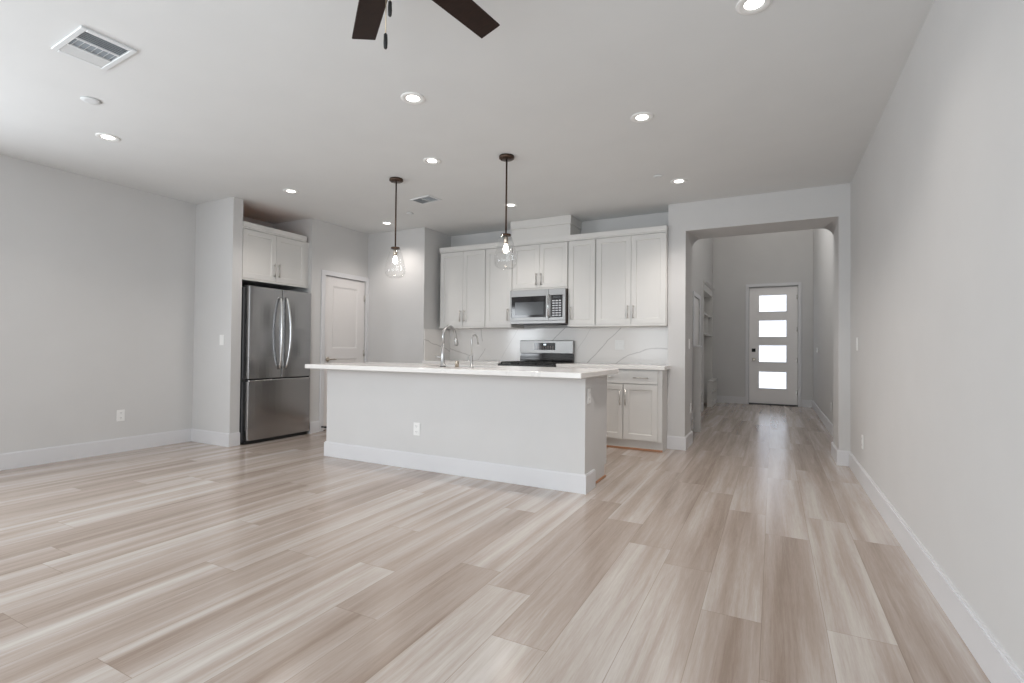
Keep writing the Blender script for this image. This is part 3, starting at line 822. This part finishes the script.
for a, b in (((1, 1), (2, 1)), ((2, 1), (2, 2)), ((2, 2), (1, 2)), ((1, 2), (1, 1))):
    bm.faces.new([V[(*a, 0)], V[(*b, 0)], V[(*b, 1)], V[(*a, 1)]])
bmesh.ops.recalc_face_normals(bm, faces=bm.faces)
outer = [e for e in bm.edges if len(e.link_faces) == 2 and abs(e.link_faces[0].normal.dot(e.link_faces[1].normal)) < 0.1]
bmesh.ops.bevel(bm, geom=outer, offset=0.003, segments=2, affect='EDGES', profile=0.5)
obj('slab', bm, COUNTER, t)
# undermount bowl bonded under the cut-out
bm = bmesh.new(); hw, hd = (SX1 - SX0) / 2, (SY1 - SY0) / 2; sx, sy = (SX0 + SX1) / 2 - cx, (SY0 + SY1) / 2 - cy
def ring(w, d, z): return [bm.verts.new((sx + p, sy + q, z)) for p, q in ((-w, -d), (w, -d), (w, d), (-w, d))]
R_ = [ring(hw + 0.012, hd + 0.012, -0.0015), ring(hw - 0.002, hd - 0.002, -0.001), ring(hw - 0.006, hd - 0.006, -0.19), ring(hw - 0.03, hd - 0.03, -0.215)]
for A, B in zip(R_, R_[1:]):
    for i in range(4): bm.faces.new((A[i], A[(i + 1) % 4], B[(i + 1) % 4], B[i]))
bm.faces.new(R_[-1]); bmesh.ops.recalc_face_normals(bm, faces=bm.faces)
snk = obj('sink_basin', bm, SINKM, t, label='stainless undermount sink basin')
bm = bmesh.new(); add_lathe(bm, [(0.045, 0.0), (0.043, 0.003), (0.02, 0.001)], sx, sy, -0.2148, 20); obj('drain', bm, STEELB, snk)

def arch(h0, h1, reach, drop, n=14):
    """profile in (y, z): straight up, half-round over, then down"""
    r = reach / 2; pts = [(0, 0.0), (0, h0 * 0.5), (0, h1 - r)]
    for i in range(1, n + 1):
        a = PI * i / n; pts.append((r - r * math.cos(a), h1 - r + r * math.sin(a)))
    pts.append((reach + 0.012, drop)); return pts
t = thing('kitchen_faucet', 'tall gooseneck pull-down faucet at the island sink', 'faucet', (-2.712, 3.85, ZK1))
bm = bmesh.new(); add_lathe(bm, [(0.027, 0.0), (0.027, 0.008), (0.021, 0.014), (0.019, 0.10), (0.016, 0.21)], 0, 0, 0, 20); obj('faucet_body', bm, FAUCET, t)
bm = bmesh.new(); add_lathe(bm, [(0.028, 0.0), (0.028, 0.006)], 0, 0, 0.0, 20); obj('base_ring', bm, BLACK, t, label='dark base ring')
bm = bmesh.new(); P = [(0, 0.0, 0.205)] + [(0, y, z) for y, z in arch(0.3, 0.378, 0.20, 0.30)[2:-1]]
P.append((0, 0.206, 0.27)); add_tube(bm, P, 0.0135, 14); obj('gooseneck_spout', bm, FAUCET, t)
bm = bmesh.new(); add_tube(bm, [(0, 0.206, 0.275), (0, 0.212, 0.24), (0, 0.221, 0.205), (0, 0.223, 0.198)], [0.015, 0.018, 0.020, 0.016], 14); obj('spray_head', bm, FAUCET, t)
bm = bmesh.new(); add_tube(bm, [(-0.012, 0, 0.085), (-0.04, -0.004, 0.09), (-0.075, -0.012, 0.095)], [0.010, 0.0085, 0.006], 10); obj('lever', bm, FAUCET, t)
t = thing('water_tap', 'slim gooseneck filtered-water tap right of the main faucet', 'faucet', (-2.402, 3.85, ZK1))
bm = bmesh.new(); add_lathe(bm, [(0.019, 0.0), (0.019, 0.006), (0.011, 0.012), (0.010, 0.10), (0.0065, 0.11)], 0, 0, 0, 16); obj('tap_body', bm, FAUCET, t)
bm = bmesh.new(); P = [(0, 0, 0.10)] + [(0, y, z) for y, z in arch(0.2, 0.295, 0.10, 0.21)[2:]]; add_tube(bm, P, 0.0075, 10); obj('tap_spout', bm, FAUCET, t)
bm = bmesh.new(); add_tube(bm, [(-0.008, 0, 0.06), (-0.034, 0, 0.062), (-0.036, 0, 0.10)], [0.005, 0.0045, 0.004], 8); obj('tap_lever', bm, FAUCET, t)
bm = bmesh.new(); add_lathe(bm, [(0.017, 0.0), (0.017, 0.05), (0.014, 0.056)], 0, 0, 0, 18)
o = obj('air_gap_cap', bm, BRASSY); o.location = (-2.556, 3.85, ZK1); tag(o, 'short metal air gap cap between the two faucets', 'faucet')

# ------------------------------------------------------------------ pendants
def pendant(x, y, label):
    t = thing('pendant_light', label, 'pendant lamp', (x, y, H), group='glass pendants over the island')
    bm = bmesh.new(); add_lathe(bm, [(0.064, 0.0), (0.066, -0.006), (0.066, -0.020), (0.058, -0.026), (0.010, -0.028)], 0, 0, -0.0005, 32); cn = obj('canopy', bm, BRONZE, t)
    for s in (-1, 1):
        bm = bmesh.new(); add_lathe(bm, [(0.006, 0.0), (0.006, -0.006), (0.003, -0.008)], s * 0.042, -0.015, -0.026, 10); obj('screw', bm, BRONZE, cn)
    bm = bmesh.new(); add_tube(bm, [(0, 0, -0.02), (0, 0, -0.672)], 0.0075, 12); obj('stem', bm, BRONZE, t)
    bm = bmesh.new(); add_lathe(bm, [(0.010, -0.664), (0.042, -0.669), (0.044, -0.680), (0.041, -0.684), (0.018, -0.686)], 0, 0, 0, 28); obj('shade_cap', bm, BRONZE, t)
    bm = bmesh.new(); add_lathe(bm, [(0.018, -0.686), (0.020, -0.70), (0.020, -0.745), (0.015, -0.752)], 0, 0, 0, 20); so = obj('socket', bm, BRASSY, t)
    bm = bmesh.new(); add_lathe(bm, [(0.010, -0.752), (0.013, -0.762), (0.021, -0.785), (0.023, -0.80), (0.019, -0.818), (0.008, -0.828)], 0, 0, 0, 18); obj('bulb', bm, BULB, so)
    bm = bmesh.new()
    prof = [(0.046, -0.684), (0.054, -0.70), (0.068, -0.75), (0.084, -0.81), (0.096, -0.86), (0.100, -0.893), (0.096, -0.925), (0.080, -0.950), (0.058, -0.962), (0.030, -0.9655)]
    add_lathe(bm, prof, 0, 0, 0, 36, caps=False)
    obj('glass_shade', bm, SHADE, t)
    return t
pendant(-3.265, 3.817, 'clear glass pendant over the sink end of the island, nearer the refrigerator')
pendant(-2.024, 3.775, 'clear glass pendant over the island in front of the microwave cabinet')

# ------------------------------------------------------------------ recessed lights
FOYER_FILL_POWER = 12.0
cans = [(-4.677, 2.045, 'recessed light nearest the left wall, below the small round ceiling disc'),
        (-2.109, 2.619, 'recessed light just beyond the dark fan blades, mid ceiling'),
        (-0.825, 3.553, 'recessed light between hall and the microwave pendant, mid right ceiling'),
        (-0.084, 2.612, 'recessed light cut by the top frame edge, nearest the right wall'),
        (-2.660, 3.576, 'recessed light between the two glass pendants'),
        (-4.527, 3.629, 'recessed light in front of the cabinet above the refrigerator'),
        (-2.666, 5.087, 'recessed light beside the right pendant rod, before the wall cabinets'),
        (-4.530, 5.124, 'recessed light beside the left pendant rod, near the pantry corner'),
        (-0.815, 5.063, 'recessed light before the hall header, beside a tiny ceiling disc')]
for x, y, lab in cans:
    t = thing('recessed_light', lab, 'ceiling light', (x, y, H), group='recessed ceiling lights')
    bm = bmesh.new(); add_lathe(bm, [(0.078, -0.0005), (0.079, -0.004), (0.074, -0.007), (0.058, -0.008), (0.043, -0.003)], 0, 0, 0, 36, caps=False); obj('trim_ring', bm, PLASTIC, t)
    bm = bmesh.new(); add_lathe(bm, [(0.0435, -0.0012), (0.0430, -0.0030), (0.025, -0.0036)], 0, 0, 0, 32); obj('lens', bm, CANLENS, t)
    l = bpy.data.lights.new('downlight', 'SPOT'); l.energy = 1.9 * KITCHEN_CAN_POWER if (y > 3.5 and x > -1) else KITCHEN_CAN_POWER if y > 3.57 else (CAN_POWER if x > -4 else 1.6 * CAN_POWER); l.color = CAN_COLOR; l.spot_size = math.radians(130); l.spot_blend = 0.8; l.shadow_soft_size = 0.05
    lo = bpy.data.objects.new('downlight_beam', l); C.objects.link(lo); lo.parent = t; lo.location = (0, 0, -0.03)

t = thing('foyer_fill_light', 'round fill light added out of view on the high foyer ceiling', 'ceiling light', (-0.23, 10.0, ZF))  # added fixture, out of view, put in to brighten the foyer
bm = bmesh.new(); add_lathe(bm, [(0.17, -0.0005), (0.17, -0.03), (0.16, -0.035)], 0, 0, 0, 36); obj('base_plate', bm, BRONZE, t)
bm = bmesh.new(); add_lathe(bm, [(0.155, -0.036), (0.15, -0.07), (0.11, -0.10), (0.05, -0.115), (0.01, -0.118)], 0, 0, 0, 36); obj('diffuser', bm, CANLENS, t)
l = bpy.data.lights.new('foyer_fill_spot', 'SPOT'); l.energy = FOYER_FILL_POWER; l.color = (1.0, 0.90, 0.80); l.spot_size = math.radians(150); l.spot_blend = 0.6; l.shadow_soft_size = 0.12
lo = bpy.data.objects.new('foyer_fill_spot', l); C.objects.link(lo); lo.parent = t; lo.location = (0, 0, -0.26)

# ------------------------------------------------------------------ ceiling registers and discs
t = thing('ceiling_vent', 'large white ceiling register with three louvre banks, upper left', 'vent', (-3.352, 1.392, H), math.radians(-3))
w, d = 0.39, 0.255
bm = bmesh.new()
for a in ((-w / 2, w / 2, -d / 2, -d / 2 + 0.028), (-w / 2, w / 2, d / 2 - 0.028, d / 2), (-w / 2, -w / 2 + 0.030, -d / 2 + 0.028, d / 2 - 0.028), (w / 2 - 0.030, w / 2, -d / 2 + 0.028, d / 2 - 0.028)):
    add_box(bm, *a, -0.012, -0.0005, 0.003)
# banks run along local y; separators between them
bx = [-w / 2 + 0.030, -0.058, 0.048, w / 2 - 0.030]
for x in bx[1:3]: add_box(bm, x - 0.006, x + 0.006, -d / 2 + 0.028, d / 2 - 0.028, -0.011, -0.0005, 0.002)
obj('register_frame', bm, VENT, t)
obj('duct_backing', box(-w / 2 + 0.030, w / 2 - 0.030, -d / 2 + 0.028, d / 2 - 0.028, -0.002, -0.0007), VENTD, t, label='grey duct seen between louvres')
ya, yb = -d / 2 + 0.029, d / 2 - 0.029
def louvre(parent, p0, p1, width, tilt):
    p0, p1 = Vector(p0), Vector(p1); dv = (p1 - p0).normalized(); n = Vector((-dv.y, dv.x, 0))
    bm = bmesh.new(); h = n * (width / 2 * math.cos(tilt)) + Vector((0, 0, width / 2 * math.sin(tilt))); q = n.cross(dv) * 0; th = Vector((0, 0, 0.0007))
    vs = [bm.verts.new(c) for c in (p0 - h - th, p1 - h - th, p1 + h - th, p0 + h - th, p0 - h + th, p1 - h + th, p1 + h + th, p0 + h + th)]
    for f in ((0, 1, 2, 3), (4, 7, 6, 5), (0, 4, 5, 1), (1, 5, 6, 2), (2, 6, 7, 3), (3, 7, 4, 0)): bm.faces.new([vs[i] for i in f])
    bmesh.ops.recalc_face_normals(bm, faces=bm.faces)
    obj('louvre', bm, VENT, parent)
for i in range(6): louvre(t, (bx[2] + 0.015 + i * 0.0195, ya, -0.007), (bx[2] + 0.015 + i * 0.0195, yb, -0.007), 0.013, 0.55)
for i in range(7): louvre(t, (bx[1] + 0.008, ya + 0.014 + i * 0.028, -0.007), (bx[2] - 0.008, ya + 0.014 + i * 0.028, -0.007), 0.013, 0.75)
for i in range(5): louvre(t, (bx[0] + 0.012 + i * 0.019, ya, -0.007), (bx[0] + 0.012 + i * 0.019, yb, -0.007), 0.019, -0.25)

t = thing('ceiling_vent', 'small flat kitchen ceiling register between the two pendants', 'vent', (-3.42, 4.49, H), math.radians(-8))
w, d = 0.30, 0.20
bm = bmesh.new()
for a in ((-w / 2, w / 2, -d / 2, -d / 2 + 0.022), (-w / 2, w / 2, d / 2 - 0.022, d / 2), (-w / 2, -w / 2 + 0.022, -d / 2 + 0.022, d / 2 - 0.022), (w / 2 - 0.022, w / 2, -d / 2 + 0.022, d / 2 - 0.022), (-0.006, 0.006, -d / 2 + 0.022, d / 2 - 0.022)):
    add_box(bm, *a, -0.010, -0.0005, 0.002)
obj('register_frame', bm, VENT, t)
obj('duct_backing', box(-w / 2 + 0.022, w / 2 - 0.022, -d / 2 + 0.022, d / 2 - 0.022, -0.002, -0.0007), VENTD, t)
for i in range(6): louvre(t, (-w / 2 + 0.03 + i * 0.020, -d / 2 + 0.022, -0.006), (-w / 2 + 0.03 + i * 0.020, d / 2 - 0.022, -0.006), 0.010, 0.7)
for i in range(6): louvre(t, (0.010, -d / 2 + 0.028 + i * 0.026, -0.006), (w / 2 - 0.022, -d / 2 + 0.028 + i * 0.026, -0.006), 0.010, 0.7)

for x, y, r, lab in ((-4.075, 1.68, 0.055, 'white sprinkler cover disc on the ceiling below the large register'),
                     (-3.937, 4.862, 0.042, 'small white sprinkler cover disc near the kitchen register'),
                     (-0.969, 4.831, 0.042, 'small white sprinkler cover disc before the hall header')):
    bm = bmesh.new(); add_lathe(bm, [(r * 0.9, -0.0005), (r, -0.004), (r * 0.96, -0.008), (r * 0.5, -0.009)], 0, 0, 0, 32)
    o = obj('sprinkler_cover', bm, VENT); o.location = (x, y, H); tag(o, lab, 'ceiling disc', 'sprinkler cover discs')

# ------------------------------------------------------------------ ceiling fan (two blades reach into view)
FX, FY, FZ = -1.214, 1.353, 2.517
t = thing('ceiling_fan', 'dark walnut ceiling fan with pull chains, cut by the top edge', 'ceiling fan', (FX, FY, H))
bm = bmesh.new(); add_lathe(bm, [(0.07, -0.0005), (0.07, -0.02), (0.055, -0.05), (0.02, -0.055)], 0, 0, 0, 32); obj('canopy', bm, BRONZE, t)
bm = bmesh.new(); add_tube(bm, [(0, 0, -0.05), (0, 0, -0.13)], 0.013, 14); obj('downrod', bm, BRONZE, t)
bm = bmesh.new(); add_lathe(bm, [(0.03, -0.12), (0.09, -0.14), (0.105, -0.18), (0.105, -0.24), (0.085, -0.27), (0.055, -0.28), (0.055, -0.32), (0.03, -0.335)], 0, 0, 0, 36); obj('motor_housing', bm, BRONZE, t)
fz = FZ - H
for k in range(6):
    a = math.radians(81.4 + 60 * k)
    M = Matrix.Rotation(a, 4, 'Z') @ Matrix.Translation((0, 0, fz)) @ Matrix.Rotation(math.radians(-12), 4, 'X')
    bm = bmesh.new()
    add_prism(bm, [(0.16, -0.0585), (0.59, -0.0535), (0.59, 0.0535), (0.16, 0.0585)], -0.004, 0.004, 'xy')
    bmesh.ops.bevel(bm, geom=list(bm.edges), offset=0.002, segments=1, affect='EDGES')
    bm.transform(M); b = obj('blade', bm, WALNUT, t)
    bm = bmesh.new(); add_prism(bm, [(0.085, -0.018), (0.17, -0.02), (0.225, -0.034), (0.225, 0.034), (0.17, 0.02), (0.085, 0.018)], 0.0045, 0.0095, 'xy')
    bm.transform(M); obj('blade_iron', bm, BRONZE, b)
for x, y, top, bot in ((0.0, 0.0, -0.33, -0.593), (0.018, 0.0, -0.33, -0.483)):
    bm = bmesh.new(); add_tube(bm, [(x, y, top), (x, y, bot + 0.05)], 0.0016, 6); ch = obj('pull_chain', bm, CHAIN, t)
    bm = bmesh.new(); add_lathe(bm, [(0.003, 0.055), (0.0065, 0.05), (0.0075, 0.02), (0.0065, 0.004), (0.004, 0.0)], x, y, bot, 12); obj('chain_fob', bm, RUBBER, ch)

# ------------------------------------------------------------------ outlets and switches (local: plate in xz, front at -y)
def plate(name, label, cat, loc, rz, kind, w=0.072, h=0.116, group='wall plates'):
    t = thing(name, label, cat, loc, rz, group)
    obj('cover_plate', box(-w / 2, w / 2, -0.006, -0.0004, -h / 2, h / 2, 0.003, 2), PLASTIC, t)
    if kind == 'outlet':
        for z in (-0.026, 0.026):
            r = obj('receptacle', box(-0.017, 0.017, -0.0085, -0.0055, z - 0.016, z + 0.016, 0.002), PLASTIC, t)
            bm = bmesh.new(); add_box(bm, -0.008, -0.005, -0.009, -0.0083, z - 0.002, z + 0.008); add_box(bm, 0.005, 0.008, -0.009, -0.0083, z - 0.002, z + 0.008); add_box(bm, -0.002, 0.002, -0.009, -0.0083, z - 0.010, z - 0.006)
            obj('slots', bm, SLOT, r)
    else:
        n = max(1, round(w / 0.072))
        for i in range(n):
            x = (i - (n - 1) / 2) * 0.046
            obj('rocker', box(x - 0.016, x + 0.016, -0.0095, -0.0055, -0.033, 0.033, 0.002), PLASTIC, t)
    return t
plate('outlet', 'white duplex outlet low on the left wall', 'outlet', (XL, 2.767, 0.374), PI / 2, 'outlet')
plate('light_switch', 'white rocker switch on the wing wall beside the refrigerator', 'switch', (-5.433, YW, 1.165), 0, 'switch')
plate('outlet', 'white outlet on the front face of the island', 'outlet', (-2.876, YI, 0.361), 0, 'outlet')
plate('outlet', 'white outlet on the right end of the island', 'outlet', (XI1, 3.772, 0.737), PI / 2, 'outlet')
plate('light_switch', 'white rocker switch on the right wall before the hall opening', 'switch', (XR, 5.38, 1.172), -PI / 2, 'switch')
plate('outlet', 'white outlet low on the right wall before the hall opening', 'outlet', (XR, 5.073, 0.354), -PI / 2, 'outlet')
plate('outlet', 'white outlet low on the right foyer wall', 'outlet', (XFR, 8.043, 0.356), -PI / 2, 'outlet')
plate('light_switch', 'white switch on the left inner face of the hall opening', 'switch', (XO, 6.127, 1.175), PI / 2, 'switch')
plate('outlet', 'white outlet low on the left inner face of the hall opening', 'outlet', (XO, 6.27, 0.42), PI / 2, 'outlet')
plate('outlet', 'white double-gang outlet on the backsplash right of the range', 'outlet', (-1.68, YB - 0.015, 1.16), 0, 'switch', 0.116)
t = thing('thermostat', 'small white thermostat on the right foyer wall', 'thermostat', (XFR, 10.365, 1.131), -PI / 2)
obj('thermostat_case', box(-0.05, 0.05, -0.02, -0.0004, -0.04, 0.04, 0.006, 2), PLASTIC, t)
obj('screen', box(-0.03, 0.03, -0.022, -0.0195, -0.012, 0.025), KEYS, t)

# door stop beside the pantry door
bm = bmesh.new(); add_lathe(bm, [(0.012, 0.0), (0.010, 0.01), (0.008, 0.05), (0.014, 0.055), (0.014, 0.078), (0.010, 0.082)], 0, 0, 0, 14, 'x')
o = obj('door_stop', bm, RUBBER); o.location = (XP + 0.0185, 4.705, 0.06); tag(o, 'small black door stop at the foot of the pantry casing', 'door stop')

# ------------------------------------------------------------------ foyer: half-wall stub and built-in shelves
t = thing('half_wall', 'slim white half-height wall end in the foyer, left of the hall', 'half wall', (-0.923, 7.31, 0))
obj('drywall_post', box(-0.045, 0.045, -0.06, 0.06, 0, 1.145), WALL, t)
obj('cap', box(-0.053, 0.053, -0.068, 0.068, 1.1455, 1.17, 0.003), TRIM, t)

t = thing('built_in_shelves', 'white built-in hall shelving with cubby bench beside the front door', 'shelves', (XFL, 9.935, 0), PI / 2)
wS = 1.560
bm = bmesh.new()                                # local x along wall, -y towards the room
add_box(bm, 0.0, wS, 0.30, 0.315, 0.0, 2.395)                     # back panel
add_box(bm, 0.0, 0.06, -0.012, 0.30, 0.0, 2.23); add_box(bm, wS - 0.06, wS, -0.012, 0.30, 0.0, 2.23)
add_box(bm, 0.0, wS, -0.012, 0.30, 2.23, 2.37)
obj('shelf_case', bm, CAB, t)
bm = bmesh.new(); add_prism(bm, [(0.0, 2.3705), (-0.03, 2.3705), (-0.055, 2.395), (0.0, 2.395)], -0.01, wS + 0.005, 'yz'); obj('crown_molding', bm, CAB, t)
for z in (1.42, 1.80): obj('shelf', box(0.061, wS - 0.061, -0.008, 0.299, z - 0.014, z + 0.014, 0.002), CAB, t)
obj('shelf_divider', box(wS / 2 - 0.012, wS / 2 + 0.012, 0.0, 0.299, 1.4345, 1.7855), CAB, t)
bm = bmesh.new(); x0, x1, yf = 0.61, wS, -0.10
add_box(bm, x0, x0 + 0.03, yf, -0.013, 0.0, 0.485); add_box(bm, x1 - 0.03, x1, yf, -0.013, 0.0, 0.485)
add_box(bm, x0 + 0.03, x1 - 0.03, yf, -0.013, 0.0, 0.09); add_box(bm, x0 + 0.03, x1 - 0.03, yf, -0.013, 0.27, 0.295)
add_box(bm, x0 + 0.03, x1 - 0.03, -0.02, -0.013, 0.09, 0.485)
xm = (x0 + x1) / 2; add_box(bm, xm - 0.012, xm + 0.012, yf, -0.02, 0.09, 0.485)
obj('cubby_bench', bm, CAB, t)
obj('bench_seat', box(x0 - 0.012, x1, yf - 0.015, -0.013, 0.4855, 0.515, 0.004), CAB, t)
